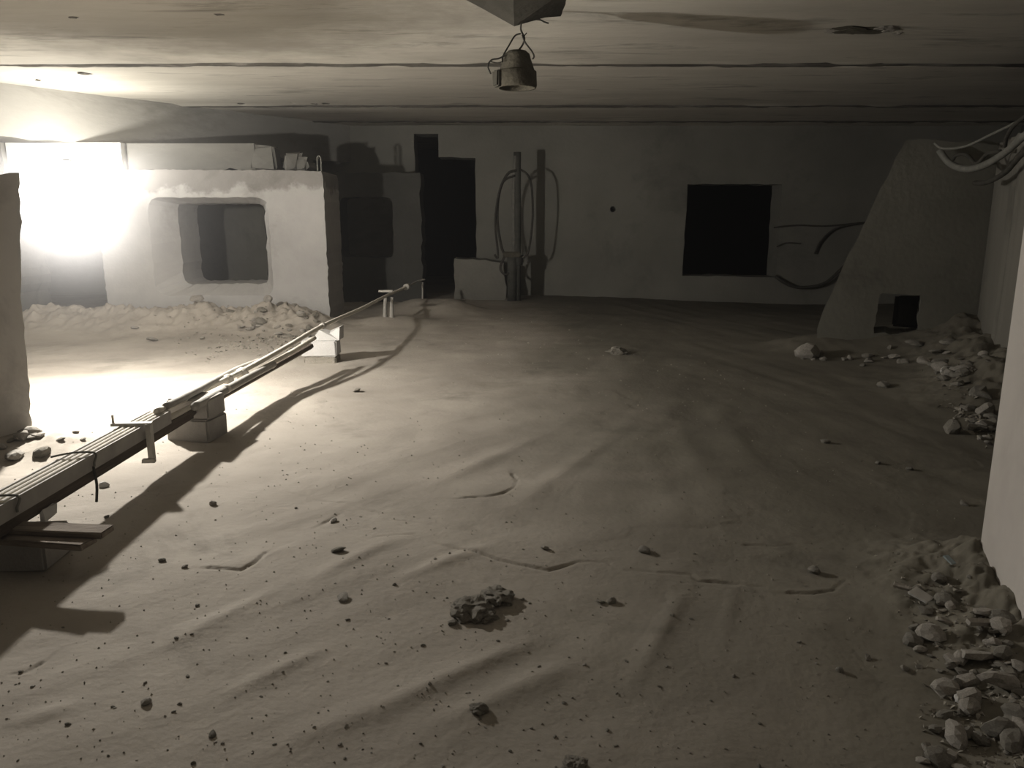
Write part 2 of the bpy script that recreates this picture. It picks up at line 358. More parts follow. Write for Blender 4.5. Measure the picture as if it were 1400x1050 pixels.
ys = np.concatenate([[-1.6, -1.0, -.5, -.1, .2, .45, .6], np.geomspace(.72, 8.3, 780), [9.2, 10.5]])
us = np.concatenate([[-1.0], np.linspace(-1, 1, 760), [1.0]])
Yg = np.repeat(ys[:, None], len(us), 1)
wd = np.minimum(.45+.85*np.clip(ys, .3, 9), 4.8)
Xg = us[None, :]*wd[:, None]; Xg[:, 0] = -5.1; Xg[:, -1] = 5.1
Zg = floor_z(Xg.ravel(), Yg.ravel())
def grid_obj(name, X, Y, Z, m, parent=None):
    r, c = X.shape; me = bpy.data.meshes.new(name)
    me.vertices.add(r*c); me.vertices.foreach_set('co', np.stack([X.ravel(), Y.ravel(), Z.ravel()], 1).astype(np.float32).ravel())
    i = np.arange((r-1)*(c-1)); a = (i//(c-1))*c+i % (c-1)
    q = np.stack([a, a+1, a+c+1, a+c], 1).astype(np.int32)
    me.loops.add(len(q)*4); me.loops.foreach_set('vertex_index', q.ravel())
    me.polygons.add(len(q)); me.polygons.foreach_set('loop_start', (np.arange(len(q))*4).astype(np.int32))
    me.polygons.foreach_set('use_smooth', np.ones(len(q), bool))
    me.update(calc_edges=True); me.materials.append(m)
    o = bpy.data.objects.new(name, me); COL.objects.link(o)
    if parent: o.parent = parent
    return o
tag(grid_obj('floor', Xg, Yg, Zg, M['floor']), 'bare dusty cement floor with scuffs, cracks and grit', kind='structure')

# ------------------------------------------------------------------ ceiling slabs
ceil = tag(empty('ceiling', (0, 0, H)), 'low ceiling of rough precast concrete slabs', kind='structure')
def slab(y0, y1, nx, ny):
    x = np.linspace(XL-.1, XR+.1, nx); e = np.array([0, .004, .012, .025, .045])/(y1-y0)
    t = np.unique(np.concatenate([e, np.linspace(.05, .95, ny), 1-e])); y = y0+.02+(y1-y0-.04)*t
    X, Y = np.meshgrid(x, y); d0 = np.minimum(Y-y0, y1-Y)-.02
    chip = np.clip(vnoise(X*5, Y*0+y0*3, 41)-.45, 0, 1)*.06+np.clip(vnoise(X*16, Y*0+y0*7, 42)-.55, 0, 1)*.03
    chip1 = np.where(Y-y0 < y1-Y, chip, np.roll(chip, 37, 1)*.7)
    Z = H+.006*fbm(X*1.2, Y*3, 60, 3)+.002*fbm(X*9, Y*20, 61, 2)
    Z = Z+.02*np.exp(-(d0/(.004+chip1*.5))**2)
    Z = Z-.008*np.clip(vnoise(X*3, Y*0+y0, 43)-.55, 0, 1)*np.exp(-((d0-.03)/.02)**2)*4
    # broken-out hole in the slab on the right
    for px, py, s in ((116, 101, .035), (160, 138, .02), (330, 142, .02), (445, 142, .02), (400, 141, .015), (50, 109, .015)):
        c = atZ(px, py, H); rr = np.sqrt(((X-c.x)/s)**2+((Y-c.y)/(s*1.4))**2); Z = Z+.03*np.clip(1.2-rr, 0, 1)
    o = grid_obj('slab', X, Y, Z.ravel(), M['ceiling'], ceil); o.matrix_parent_inverse = ceil.matrix_basis.inverted(); return o
for y0, y1, nx, ny in ((-1.7, -.24, 30, 6), (-.24, 1.46, 30, 6), (1.46, 3.16, 60, 10), (3.16, 4.86, 900, 90), (4.86, 6.56, 900, 60), (6.56, 7.56, 700, 30), (7.56, 10.6, 300, 12)):
    slab(y0, y1, nx, ny)
for yj, hw in ((3.16, .04), (4.86, .040), (6.56, .032), (7.56, .026)):      # mortar squeezed out of the joints
    x = np.linspace(XL-.05, XR+.05, 900); t = np.linspace(-1, 1, 9); T, X = np.meshgrid(t, x, indexing='ij')
    wv = hw*(.55+.9*vnoise(X*2.3, X*0+yj, 71)*(.5+vnoise(X*11, X*0+yj, 72))); Y = yj+T*wv+.012*fbm(X*1.5, X*0+yj, 73, 3)
    Z = H+.004-.014*(1-T*T)*(.5+vnoise(X*7, T*2+yj, 74))+.004*fbm(X*30, T*4, 75, 2)
    Z = np.where(np.abs(T) > .98, H+.02, Z)
    o = grid_obj('joint_mortar', X, Y, Z.ravel(), M['mortar'], ceil); o.matrix_parent_inverse = ceil.matrix_basis.inverted()
o = MB().box((0, 4.4, H+.16), (10.4, 12.4, .2)).build('slab_bed', M['dimmer'], ceil)

# ------------------------------------------------------------------ walls
def wall_rect(name, a, b, z0, z1, th, m, label):
    a = Vector(a); b = Vector(b); d = (b-a).normalized(); n = Vector((-d.y, d.x))*th
    q = [(a.x, a.y, z0), (b.x, b.y, z0), (b.x+n.x, b.y+n.y, z0), (a.x+n.x, a.y+n.y, z0)]
    return tag(MB().hex(q+[(p[0], p[1], z1) for p in q]).build(name, m), label, kind='structure')
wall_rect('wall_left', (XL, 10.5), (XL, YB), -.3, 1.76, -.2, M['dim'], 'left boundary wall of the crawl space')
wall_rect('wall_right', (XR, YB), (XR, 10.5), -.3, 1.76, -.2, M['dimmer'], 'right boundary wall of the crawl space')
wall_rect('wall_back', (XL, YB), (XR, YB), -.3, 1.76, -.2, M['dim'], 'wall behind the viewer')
wall_rect('wall_beyond', (XR, 10.5), (XL, 10.5), -.3, 1.76, -.2, M['dark_void'], 'dark wall seen through the openings')
# far wall with a doorway at its left, a square opening and a small round hole
def wf(x, z, d): return (x, YF+d, z)
tl = atY(940, 252, YF); tr = atY(1069, 252, YF); br = atY(1061, 379, YF); bl = atY(933, 377, YF)
op = outline([Vector((bl.x, bl.z)), Vector((br.x, br.z)), Vector((tr.x, tr.z)), Vector((tl.x, tl.z))], .08, .004)
hc = atY(838, 286, YF); hole = [Vector((hc.x+.03*math.cos(a), hc.z+.03*math.sin(a))) for a in np.linspace(0, 2*math.pi, 11)[:-1]]
dl = atY(577, 215, YF); dr = atY(650, 216, YF)
nl = atY(566, 183, YF); nr = atY(599, 183, YF)   # the doorway has a notch at its top left
OUT = outline([Vector((XL, -.3)), Vector((nl.x, -.3)), Vector((nl.x, nl.z)), Vector((nr.x, nr.z)), Vector((nr.x, dl.z)), Vector((dr.x, dr.z)), Vector((dr.x, -.3)), Vector((XR, -.3)), Vector((XR, H+.06)), Vector((XL, H+.06))], .12, .004)
tag(weld(slab2d(OUT, [[(op, 0), (op, .3)], [(hole, 0), (hole, .3)]], wf, 0, .3).build('wall_far', M['far'])), 'far concrete wall with a black square opening', kind='structure')

# foundation panel on the left with a splayed opening
x0 = atY(140, 350, BLK_Y).x; x1 = atY(447, 350, BLK_Y).x; zt = atY(400, 234, BLK_Y).z
a = atY(214, 404, BLK_Y); b = atY(366, 270, BLK_Y); big = rrect(a.x, b.x, a.z, b.z, .07, .0)
a2 = atY(252, 388, BLK_Y+.14); b2 = atY(361, 278, BLK_Y+.14); sm = rrect(a2.x, b2.x, a2.z, b2.z, .05, .0)
k = min(len(big), len(sm))
def resample(lp, n):
    P = [Vector(p) for p in lp]+[Vector(lp[0])]; L = [0]
    for i in range(len(P)-1): L.append(L[-1]+(P[i+1]-P[i]).length)
    out = []
    for q in range(n):
        s = L[-1]*q/n; i = max(j for j in range(len(L)-1) if L[j] <= s); t = (s-L[i])/max(L[i+1]-L[i], 1e-9); out.append(P[i].lerp(P[i+1], t))
    return out
big = [p+Vector((random.gauss(0, .003), random.gauss(0, .003))) for p in resample(big, 72)]
sm = [p+Vector((random.gauss(0, .003), random.gauss(0, .003))) for p in resample(sm, 72)]
OUT = outline([Vector((x0, -.15)), Vector((x1, -.15)), Vector((x1, zt-.06)), Vector((x1-.012, zt)), Vector((x1-.3, zt+.008)), Vector((x0, zt+.012))], .025, .0022)
pan = weld(slab2d(OUT, [[(big, 0), (sm, .14), (sm, .5)]], lambda x, z, d: (x, BLK_Y+d, z), 0, .5).build('foundation_panel', M['white']))
tag(pan, 'pale concrete foundation panel with a splayed rounded opening, right of the glowing lamp', 'panel')
lb = MB()
for px in (434.5, 439.5):
    p = atY(px, 235, BLK_Y+.05); lb.tube([(p.x, p.y, p.z-.03), (p.x, p.y, p.z+.10)], .006, 6, 0)
p = atY(434.5, 235, BLK_Y+.05); q = atY(439.5, 235, BLK_Y+.05)
lb.tube([(p.x, p.y, p.z+.1), ((p.x+q.x)/2, p.y, p.z+.112), (q.x, q.y, q.z+.1)], .006, 6, 3)
lb.build('lifting_loop', M['cable'], pan, True)

# beam that runs obliquely to the far wall, and the lintel under it
d = Vector((1.55, 2.02)).normalized(); p0 = Vector((-3.45, 5.48))-d*1.9; p1 = Vector((-1.9, 7.5))+d*.5; n = Vector((-d.y, d.x))*.42
def beam_mesh(a, b, n, z0, z1, step=.12, jit=.004):
    bm_ = MB(); L = (b-a).length; k = int(L/step); rows = []
    for i in range(k+1):
        p = a.lerp(b, i/k); j = random.gauss(0, jit); j2 = random.gauss(0, jit)
        rows.append([(p.x, p.y, z0+j), (p.x, p.y, z1), (p.x+n.x, p.y+n.y, z1), (p.x+n.x, p.y+n.y, z0+j2)])
    V = [v for r in rows for v in r]; Fs = []
    for i in range(k):
        for q in range(4): Fs.append((i*4+q, i*4+(q+1) % 4, (i+1)*4+(q+1) % 4, (i+1)*4+q))
    Fs += [(0, 1, 2, 3), (k*4+3, k*4+2, k*4+1, k*4)]
    return bm_.add(V, Fs)
tag(beam_mesh(p0, p1, n, 1.30, H+.01).build('ceiling_beam', M['beam']), 'long grey concrete beam running obliquely under the ceiling at left', 'beam')
LY = 5.88
e0 = atY(16, 210, LY).x; e1 = atY(171, 210, LY).x; e2 = atY(348, 210, LY).x; ztl = atY(170, 196, LY).z
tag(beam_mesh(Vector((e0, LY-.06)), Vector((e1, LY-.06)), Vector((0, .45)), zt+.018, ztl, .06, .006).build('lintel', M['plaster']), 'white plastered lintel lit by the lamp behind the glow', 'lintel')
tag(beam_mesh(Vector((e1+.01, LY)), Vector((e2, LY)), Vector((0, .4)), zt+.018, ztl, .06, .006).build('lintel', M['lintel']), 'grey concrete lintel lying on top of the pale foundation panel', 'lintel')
xe = atY(-40, 210, LY).x
tag(slab2d(outline([Vector((xe-.5, -.1)), Vector((e0-.02, -.1)), Vector((e0-.01, ztl)), Vector((xe-.5, ztl))], .06, .008), [], lambda x, z, dd: (x, LY-.1+dd, z), 0, .4).build('pillar', M['dim']),
    'dim concrete pillar at the left edge behind the near partition, carrying the lintel', 'pillar')

# thin partition at the left edge of the picture
PY = 2.5
pa = atY(26, 236, PY); pb = atY(30, 420, PY); pc = atY(40, 540, PY); pd = atY(45, 600, PY)
OUT = outline([Vector((-3.2, -.12)), Vector((pd.x, -.12)), Vector((pd.x, pd.z)), Vector((pc.x, pc.z)), Vector((pb.x, pb.z)), Vector((pa.x, pa.z)), Vector((-3.2, pa.z))], .03, .0028)
tag(weld(slab2d(OUT, [], lambda x, z, dd: (x-dd*.8, PY+dd, z), 0, .09).build('partition', M['partition'])), 'grey concrete partition with a ragged edge at the left of the picture', 'partition')

# dark panel behind the foundation panel, low pale block by the far wall
QY = 7.15
a = atY(440, 360, QY); b = atY(574, 236, QY); ha = atY(468, 352, QY); hb = atY(536, 270, QY)
OUT = outline([Vector((a.x-.5, -.1)), Vector((b.x, -.1)), Vector((b.x, b.z)), Vector((a.x-.5, b.z))], .06, .006)
hl = rrect(ha.x, hb.x, ha.z, hb.z, .05, .003)
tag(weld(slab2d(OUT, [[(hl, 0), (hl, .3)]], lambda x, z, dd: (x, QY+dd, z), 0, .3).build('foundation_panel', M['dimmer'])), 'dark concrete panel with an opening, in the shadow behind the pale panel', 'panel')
a = atY(622, 402, 7.35); b = atY(692, 355, 7.35)
tag(slab2d(outline([Vector((a.x, -.05)), Vector((b.x, -.05)), Vector((b.x-.02, b.z-.03)), Vector((b.x-.2, b.z)), Vector((a.x, b.z+.01))], .05, .005), [], lambda x, z, dd: (x, 7.35+dd, z), 0, .3).build('concrete_block', M['dim']),
    'low grey concrete block on the floor left of the standpipe', 'block')

# trapezoid panel at right with a small square hole
TY = 4.45
cs = [(1113, 492), (1117, 450), (1150, 370), (1238, 191), (1345, 196), (1345, 500)]
V2 = [Vector((p.x, p.z)) for p in (atY(x, y, TY) for x, y in cs)]
V2[0].y = -.15; V2[-1].y = -.15; V2[-1].x = 2.85; V2[-2].x = 2.85
OUT = outline(V2, .05, .004)
h1 = [atY(x, y, TY) for x, y in ((1195, 456), (1254, 457), (1258, 404), (1203, 401))]
hl = outline([Vector((p.x, p.z)) for p in h1], .03, .004)
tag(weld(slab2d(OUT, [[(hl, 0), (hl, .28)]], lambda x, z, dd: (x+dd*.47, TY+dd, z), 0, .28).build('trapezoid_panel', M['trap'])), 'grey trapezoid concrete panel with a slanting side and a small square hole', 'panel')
tag(MB().box((2.42, TY+.23, .2), (.16, .06, .18), 0, .01, .01).build('concrete_offcut', M['dimmer']), 'rough offcut seen inside the small hole of the trapezoid panel', 'offcut')

# low wall at right, and the near pier
def prism_xy(pts, z0, z1, step=.06, jit=.004):
    b_ = MB(); lp = outline([Vector(p) for p in pts], step, jit); nn = len(lp)
    V = [(p.x, p.y, z0) for p in lp]+[(p.x, p.y, z1+random.gauss(0, jit)) for p in lp]
    return b_.add(V, [(i, (i+1) % nn, nn+(i+1) % nn, nn+i) for i in range(nn)]+[tuple(range(nn)), tuple(range(nn, 2*nn))])
tag(prism_xy([(2.05, 2.9), (2.7, 4.44), (3.1, 4.44), (2.45, 2.9)], -.15, 1.16).build('low_wall', M['lowwall']), 'dim low concrete wall between the near pier and the trapezoid panel', 'wall')
e = atZ(1334, 797)
tag(prism_xy([(e.x, e.y), (e.x+.012, e.y+.02), (e.x+.6, e.y+.05), (e.x+.5, -.9), (e.x-.62, -.9)], -.15, H-.008, .07, .0015).build('concrete_pier', M['pier']), 'tall pale plastered pier at the right edge of the picture', 'pier')

# ------------------------------------------------------------------ lamps
la = empty('wall_lamp', (LA.x, LA.y, LA.z), 'glowing lamp with an added round glare shell beside the left partition, brightest in view', 'lamp')
bm = bmesh.new(); bmesh.ops.create_uvsphere(bm, u_segments=32, v_segments=16, radius=.115)
b_ = MB().add([v.co+LA for v in bm.verts], [[v.index for v in f.verts] for f in bm.faces]); bm.free()
b_.build('glare_globe', M['lamp_glare'], la, True)
MB().lathe([(.02, .078), (.118, .072), (.12, .068), (.02, .072)], LA, 28).build('added_light_cap', M['shade'], la, True)  # added disc, cuts the upward light so the ceiling stays dimmer
MB().lathe([(.022, .078), (.022, .112), (.012, .118)], LA, 16).build('lamp_socket', M['shade'], la, True)
MB().tube([(LA.x, LA.y, LA.z+.085), (LA.x-.06, LA.y, LA.z+.07), (LA.x-.2, LA.y-.02, LA.z+.0), (LA.x-.24, LA.y-.2, LA.z-.06), (LA.x-.25, PY+.10, LA.z-.12)], .007, 8).build('lamp_bracket', M['shade'], la, True)
def point(name, loc, energy, r, parent):
    ld = bpy.data.lights.new(name, 'POINT'); ld.energy = energy; ld.shadow_soft_size = r; ld.color = WARM
    o_ = bpy.data.objects.new(name, ld); o_.location = loc; COL.objects.link(o_)
    o_.parent = parent; o_.matrix_parent_inverse = parent.matrix_basis.inverted(); return o_
point('lamp_light', LA, LAMP_A, .024, la)
sp = bpy.data.lights.new('lamp_downlight', 'SPOT'); sp.energy = LAMP_DOWN; sp.spot_size = math.pi; sp.spot_blend = 1; sp.shadow_soft_size = .03; sp.color = WARM
so = bpy.data.objects.new('lamp_downlight', sp); so.location = LA; so.rotation_euler = (-.52, .24, 0); COL.objects.link(so); so.parent = la; so.matrix_parent_inverse = la.matrix_basis.inverted()
lbm = empty('bare_bulb', LB, 'small bare bulb on an added shading dish, before the white lintel above the round lamp', 'lamp')
MB().lathe([(.012, .075), (.026, .05), (.034, .02), (.03, -.01), (.014, -.03)], LB, 20).build('bulb_glass', M['bulb'], lbm, True)
MB().lathe([(.012, -.05), (.06, -.045), (.075, -.03), (.077, -.036), (.06, -.052), (.012, -.057)], LB, 24).build('added_light_dish', M['shade'], lbm, True)  # added dish, keeps this bulb's light off the panel and bank below
MB().lathe([(.018, -.028), (.02, -.07), (.012, -.075)], LB, 16).build('bulb_holder', M['shade'], lbm, True)
MB().tube([(LB.x, LB.y, LB.z-.065), (LB.x, LB.y+.1, LB.z-.08), (LB.x, LY-.062, LB.z-.06)], .006, 6).build('bulb_bracket', M['shade'], lbm, True)
point('bulb_light', LB, LAMP_B, .03, lbm)

# ------------------------------------------------------------------ bricks, tray and conduits
def brick(c, d, rz, m, label, jit=.0015):
    return tag(MB().box(c, d, rz, jit, .006).build('brick', m), label, 'brick')
g = G(28, 787); gz = fz(-1.1, 1.58)
brick((-1.14, 1.60, gz+.033), (.25, .12, .075), .06, M['brick'], 'grey brick under the two planks at the left edge')
top0 = gz+.072
pk = [((-60, 707), (148, 722), .024, 'longer thin plank across the near brick'), ((30, 728), (126, 737), .03, 'shorter thin plank just below the longer plank')]
a = atZ(-70, 713, top0+.03); b = atZ(147, 722, top0+.03)
def plank(a, b, wd_, th, label):
    a = Vector(a); b = Vector(b); dd = (b-a); ang = math.atan2(dd.y, dd.x); c = (a+b)/2
    return tag(MB().box(c, (dd.length, wd_, th), ang, .0012, .002).build('plank', M['plank']), label, 'plank')
plank((a.x, a.y, top0+.021), (b.x, b.y, top0+.021), .045, .014, 'longer thin wooden plank lying across the near brick at left')
a2 = atZ(-40, 726, top0+.012); b2 = atZ(125, 738, top0+.012)
plank((a2.x, a2.y-.01, top0+.007), (b2.x, b2.y-.01, top0+.007), .05, .014, 'shorter thin wooden plank under the longer one at left')

g2 = atZ(262, 606, .0); gz = fz(g2.x, g2.y+.09)
brick((g2.x-.004, g2.y+.07, gz+.034), (.156, .13, .084), -.16, M['brick'], 'lower grey brick of the pair under the conduits')
brick((g2.x-.002, g2.y+.07, gz+.034+.042+.034), (.15, .125, .072), -.10, M['brick'], 'upper grey brick of the pair under the conduits')
top1 = gz+.146
w0 = atZ(437, 497, .0); gzw = fz(w0.x, w0.y)
brick((w0.x, w0.y+.07, gzw+.014), (.17, .13, .04), .03, M['clod'], 'mortar crusted brick under the white brick by the conduits')
brick((w0.x-.005, w0.y+.07, gzw+.034+.044), (.185, .13, .088), .03, M['whitebrick'], 'white brick standing under the middle of the conduit run')
# upper broken half
bb = MB(); cx, cy, cz = w0.x+.02, w0.y+.075, gzw+.122
bb.add([(cx-.06, cy-.055, cz), (cx+.085, cy-.055, cz), (cx+.085, cy+.055, cz), (cx-.06, cy+.055, cz), (cx-.02, cy-.05, cz+.055), (cx+.03, cy-.03, cz+.035), (cx+.09, cy-.05, cz+.07), (cx+.09, cy+.05, cz+.07), (cx+.02, cy+.04, cz+.04), (cx-.03, cy+.05, cz+.05)],
       [(0, 1, 6, 5, 4), (1, 2, 7, 6), (2, 3, 9, 8, 7), (3, 0, 4, 9), (5, 6, 7, 8), (4, 5, 8, 9), (3, 2, 1, 0)])
tag(bb.build('broken_brick', M['whitebrick']), 'broken white brick with a notch holding the conduits', 'brick')

TZ = .168   # top of the tray
tray = empty('cable_tray', (-1.075, 1.8, TZ-.07), 'narrow metal cable tray on a dark batten running from the left edge', 'cable tray')
ya, yb = 1.05, 2.32; xs = -1.065; TW = .062
def ybox(x, y0_, y1_, z, wx, hz, b, jit=0): b.box((x, (y0_+y1_)/2, z), (wx, y1_-y0_, hz), 0, jit, 0); return b
b_ = MB(); ybox(xs, ya, yb, TZ-.020, .004, .040, b_); ybox(xs-TW, ya, yb, TZ-.020, .004, .040, b_); ybox(xs-TW/2, ya, yb, TZ-.037, TW-.005, .003, b_)
b_.build('channel', M['tray'], tray)
for i, dx in enumerate((.014, .030, .046)):
    MB().tube([(xs-dx, ya+.0, TZ-.006), (xs-dx+.002, 1.5, TZ-.004), (xs-dx-.001, 1.9, TZ-.006), (xs-dx, yb+.01, TZ-.005)], .0075, 8, 6).build('cable', M['conduit'], tray, True)
bt = MB(); ybox(xs-.026, 1.0, 2.5, TZ-.055, .042, .030, bt, .001); bt.build('batten', M['batten'], tray)
def hang(x, y, z0_, z1_, r=.0035): return MB().tube([(x, y, z0_), (x+.004, y, (z0_+z1_)/2), (x-.002, y, z1_)], r, 6, 3)
p = atY(113, 655, 1.86); hang(xs+.003, p.y, TZ-.03, TZ-.125).build('hanging_wire', M['wire'], tray, True)
# clamp with a bent leg
p = atY(190, 582, 2.14)
b_ = MB().box((xs-TW/2, p.y, TZ+.006), (TW+.05, .016, .008), .1, .001); b_.box((xs+.018, p.y, TZ-.05), (.012, .02, .11), 0, .001); b_.box((xs+.01, p.y-.004, TZ-.103), (.035, .02, .01), .2, .001)
b_.box((xs-TW-.022, p.y, TZ+.018), (.005, .005, .03))
b_.build('clamp', M['strap'], tray)
for px, py, yy in ((75, 627, 1.84), (12, 675, 1.53)):
    MB().tube([(xs-TW-.02, yy-.01, TZ+.004), (xs-TW/2, yy, TZ+.012), (xs+.006, yy+.03, TZ+.002), (xs+.007, yy+.02, TZ-.02), (xs+.008, yy+.018, TZ-.03)], .0028, 6, 4).build('tie_wire', M['cable'], tray, True)
MB().tube([(xs+.004, 1.43, TZ-.06), (xs+.012, 1.43, TZ-.09), (xs+.006, 1.42, TZ-.105)], .005, 6, 3).build('tie_wire', M['wire'], tray, True)
pw = MB().box((xs+.004, 1.66, TZ-.075), (.006, .06, .028), .1, .004).build('paper_scrap', M['scrap'], tray)

W3 = lambda px, py, Y: tuple(atY(px, py, Y))
zc = .195
far_path = [(-.93, 3.84, .238), (-.925, 4.7, .215), W3(529, 404, 5.6), W3(556, 392, 6.05)]
def conduit(path, r, m, label, seg=10):
    return tag(MB().tube(path, r, seg, 6).build('conduit', m, None, True), label, 'conduit')
PX = lambda *q: [tuple(atY(*p)) for p in q]
cA = conduit(PX((214, 563, 2.27), (262, 541, 2.6), (330, 508, 3.0), (390, 475, 3.4), (440, 446, 3.84))+far_path[1:], .0105, M['conduit'],
             'longest pale conduit, running from the tray to the posts in the dark')
cB = conduit(PX((232, 571, 2.35), (275, 550, 2.6), (335, 517, 3.0), (392, 485, 3.4), (430, 462, 3.76)), .0105, M['conduit'], 'second pale conduit, on the near side of the longest one')
cC = conduit(PX((226, 556, 2.33), (270, 534, 2.62), (320, 507, 3.02), (355, 493, 3.2)), .0115, M['greyconduit'], 'grey conduit on the far side of the bundle, ending over bare floor')
cD = conduit(PX((266, 556, 2.46), (305, 535, 2.72), (345, 513, 3.02), (374, 498, 3.25)), .0145, M['greyconduit'], 'short thick grey conduit with an open end above the brick pair')
bt = MB()
bt.tube(PX((222, 585, 2.31), (330, 526, 2.98), (425, 473, 3.72)), .015, 6, 5); tag(bt.build('batten', M['batten']), 'dark round batten carrying the pale conduits', 'batten')
def band(c, d, r, m, parent, wd_=.012):
    c = Vector(c); d = Vector(d).normalized()
    return MB().tube([c-d*wd_, c+d*wd_], r, 12, 0).build('strap', m, parent, True)
def bandpx(px, py, Y, r, par, wd_): p_ = atY(px, py, Y); return band(tuple(p_), (.1, .9, .05), r, M['strap'], par, wd_)
bandpx(312, 519, 2.88, .022, cA, .005)
bandpx(331, 511, 3.0, .026, cA, .007)
bandpx(309, 532, 2.75, .0175, cD, .009)
p = atY(301, 541, 2.70)
MB().tube([(p.x, p.y, p.z), (p.x+.004, p.y, p.z-.045), (p.x+.002, p.y, p.z-.08)], .004, 6, 3).build('hanging_tape', M['strap'], cD, True)
band(tuple(atY(441, 446, 3.86)), (0, 1, 0), .016, M['strap'], cA, .02)
e3 = atY(556, 392, 6.05); band(tuple(e3), (.1, 1, .03), .024, M['strap'], cA, .03)
for i, (px, lab) in enumerate(((527, 'left thin pale post of the pair holding up the conduit end'), (536, 'right thin pale post of the pair holding up the conduit end'))):
    g = G(px, 443); top = atY(px, 404, g.y)
    tag(MB().tube([(g.x, g.y, g.z-.04), (g.x, g.y, (g.z+top.z)/2), (top.x, g.y, top.z-.012)], [.022, .014, .012], 8, 3).build('support_post', M['greyconduit'], None, True), lab, 'post')
p = atY(528, 399, 5.58); bar = MB().box((p.x-.005, p.y, p.z+.006), (.10, .02, .014), .1, .002).build('cross_bar', M['strap'], cA)
cE = conduit([W3(553, 394, 6.0), W3(570, 385, 6.35), W3(581, 382, 6.45)], .007, M['greyconduit'], 'thin grey conduit tip beyond the paired posts')
p = atY(577, 386, 6.44); g = fz(p.x, p.y)
tag(MB().tube([(p.x, p.y, g-.03), (p.x+.005, p.y, p.z-.0)], .008, 6, 0).build('support_post', M['greyconduit'], None, True), 'single thin post under the far tip of the conduit', 'post')

# ------------------------------------------------------------------ hanging lamp housing
HY = 3.6
hx = atY(707, 100, HY)
zt_ = atY(707, 70, HY).z; zb_ = atY(707, 121, HY).z; zm_ = atY(707, 97, HY).z
lamp = empty('lamp_housing', (hx.x, HY, zb_), 'rusty empty lamp housing hanging on wire from the ceiling', 'lamp')
S = 1.0
C0 = (hx.x, HY, 0)
MB().lathe([(.0, zt_+.002), (.040, zt_), (.055, zt_-.012), (.060, zt_-.03), (.077, zm_+.004), (.079, zm_-.03)], C0, 28, .01).build('housing_body', M['rust'], lamp, True)
MB().lathe([(.080, zm_), (.086, zm_-.004), (.087, zb_+.012), (.083, zb_), (.076, zb_+.002), (.074, zb_+.02), (.0, zb_+.03)], C0, 28, .012).build('rim_band', M['rust'], lamp, True)
MB().box((hx.x-.082, HY-.03, (zm_+zb_)/2), (.035, .05, zm_-zb_-.004), .5, .002, .006).build('lug', M['lump'], lamp)
def wire(pts, r=.0035, name='hook_wire'): return MB().tube([tuple(atY(x, y, HY+dy)) for x, y, dy in pts], r, 6, 5).build(name, M['wire'], lamp, True)
wire([(714, 26, 0), (712, 40, 0), (717, 52, 0), (714, 62, .01), (708, 70, 0)], .004)
wire([(712, 46, -.01), (704, 49, -.01), (696, 62, -.02), (688, 76, -.03), (687, 84, -.04)], .0035)
wire([(714, 48, 0), (718, 58, -.02), (727, 70, -.05), (730, 77, -.06), (728, 81, -.06)], .0035)
wire([(690, 76, -.04), (682, 80, -.04), (672, 82, -.04), (667, 90, -.04), (671, 101, -.04)], .0035)
wire([(688, 84, -.05), (680, 86, -.05), (670, 84, -.05)], .0025)
wire([(716, 50, 0), (720, 45, 0)], .0025)
ap = atY(703, 36, HY); qs = [atZ(622, -8, H+.006), atZ(700, -60, H+.006), atZ(790, -25, H+.006), atZ(772, 22, H+.006), atZ(700, 14, H+.006)]
hb_ = MB().add([tuple(q) for q in qs]+[tuple(ap), tuple(atY(745, 24, HY+.05)), tuple(atY(660, 12, HY-.06))], [(0, 1, 2, 3, 4), (0, 4, 5, 7), (4, 3, 6, 5), (3, 2, 6), (2, 1, 5, 6), (1, 0, 7, 5)])
tag(hb_.build('concrete_drip', M['lump']), 'dark wedge of hardened concrete hanging from the ceiling above the lamp housing', 'concrete lump')
wr = MB().tube([tuple(atY(x, y, HY+.04)) for x, y in ((728, 26), (738, 27), (744, 30), (750, 32))], .0035, 6, 4)
wr.build('wire_stub', M['wire'], lamp, True)

# ------------------------------------------------------------------ standpipe with hoses at the far wall
SY = 7.33
bx = atY(707, 403, SY); st = empty('standpipe', (bx.x, SY, 0), 'dark standpipe with looped hoses in front of the far wall', 'pipe')
zt_ = atY(707, 208, SY).z
gz = fz(bx.x, SY)
MB().tube([(bx.x, SY, gz-.03), (bx.x, SY, .7), (bx.x-.0, SY, zt_)], .034, 14, 2).build('pipe', M['pipe'], st, True)
MB().tube([(bx.x, SY, .33), (bx.x, SY, .42)], .052, 14, 0).build('collar', M['pipe'], st, True)
MB().tube([(bx.x-.05, SY-.03, gz-.02), (bx.x-.05, SY-.03, .45)], .045, 12, 0).build('valve_body', M['pipe'], st, True)
MB().box((bx.x-.05, SY-.06, .43), (.16, .06, .05), .1, .003, .008).build('valve_handle', M['rust'], st)
MB().tube([(bx.x-.03, SY-.02, .45), (bx.x-.035, SY-.02, 1.0), (bx.x-.02, SY-.02, 1.32)], .016, 8, 3).build('thin_pipe', M['cable'], st, True)
def hose(pts, r=.012): return MB().tube([tuple(atY(x, y, SY+dy)) for x, y, dy in pts], r, 8, 6).build('hose', M['wire'], st, True)
hose([(706, 233, -.03), (694, 238, -.05), (683, 262, -.05), (680, 300, -.05), (685, 335, -.05), (690, 348, -.05)])
hose([(704, 240, -.03), (686, 252, -.07), (677, 300, -.07), (681, 350, -.07), (676, 348, -.07)], .010)
hose([(712, 232, -.03), (722, 240, -.03), (727, 258, -.03), (728, 300, -.02), (722, 345, -.02), (712, 352, -.02)], .010)
hose([(690, 350, -.05), (684, 366, -.07), (690, 375, -.07), (699, 372, -.05)], .011)

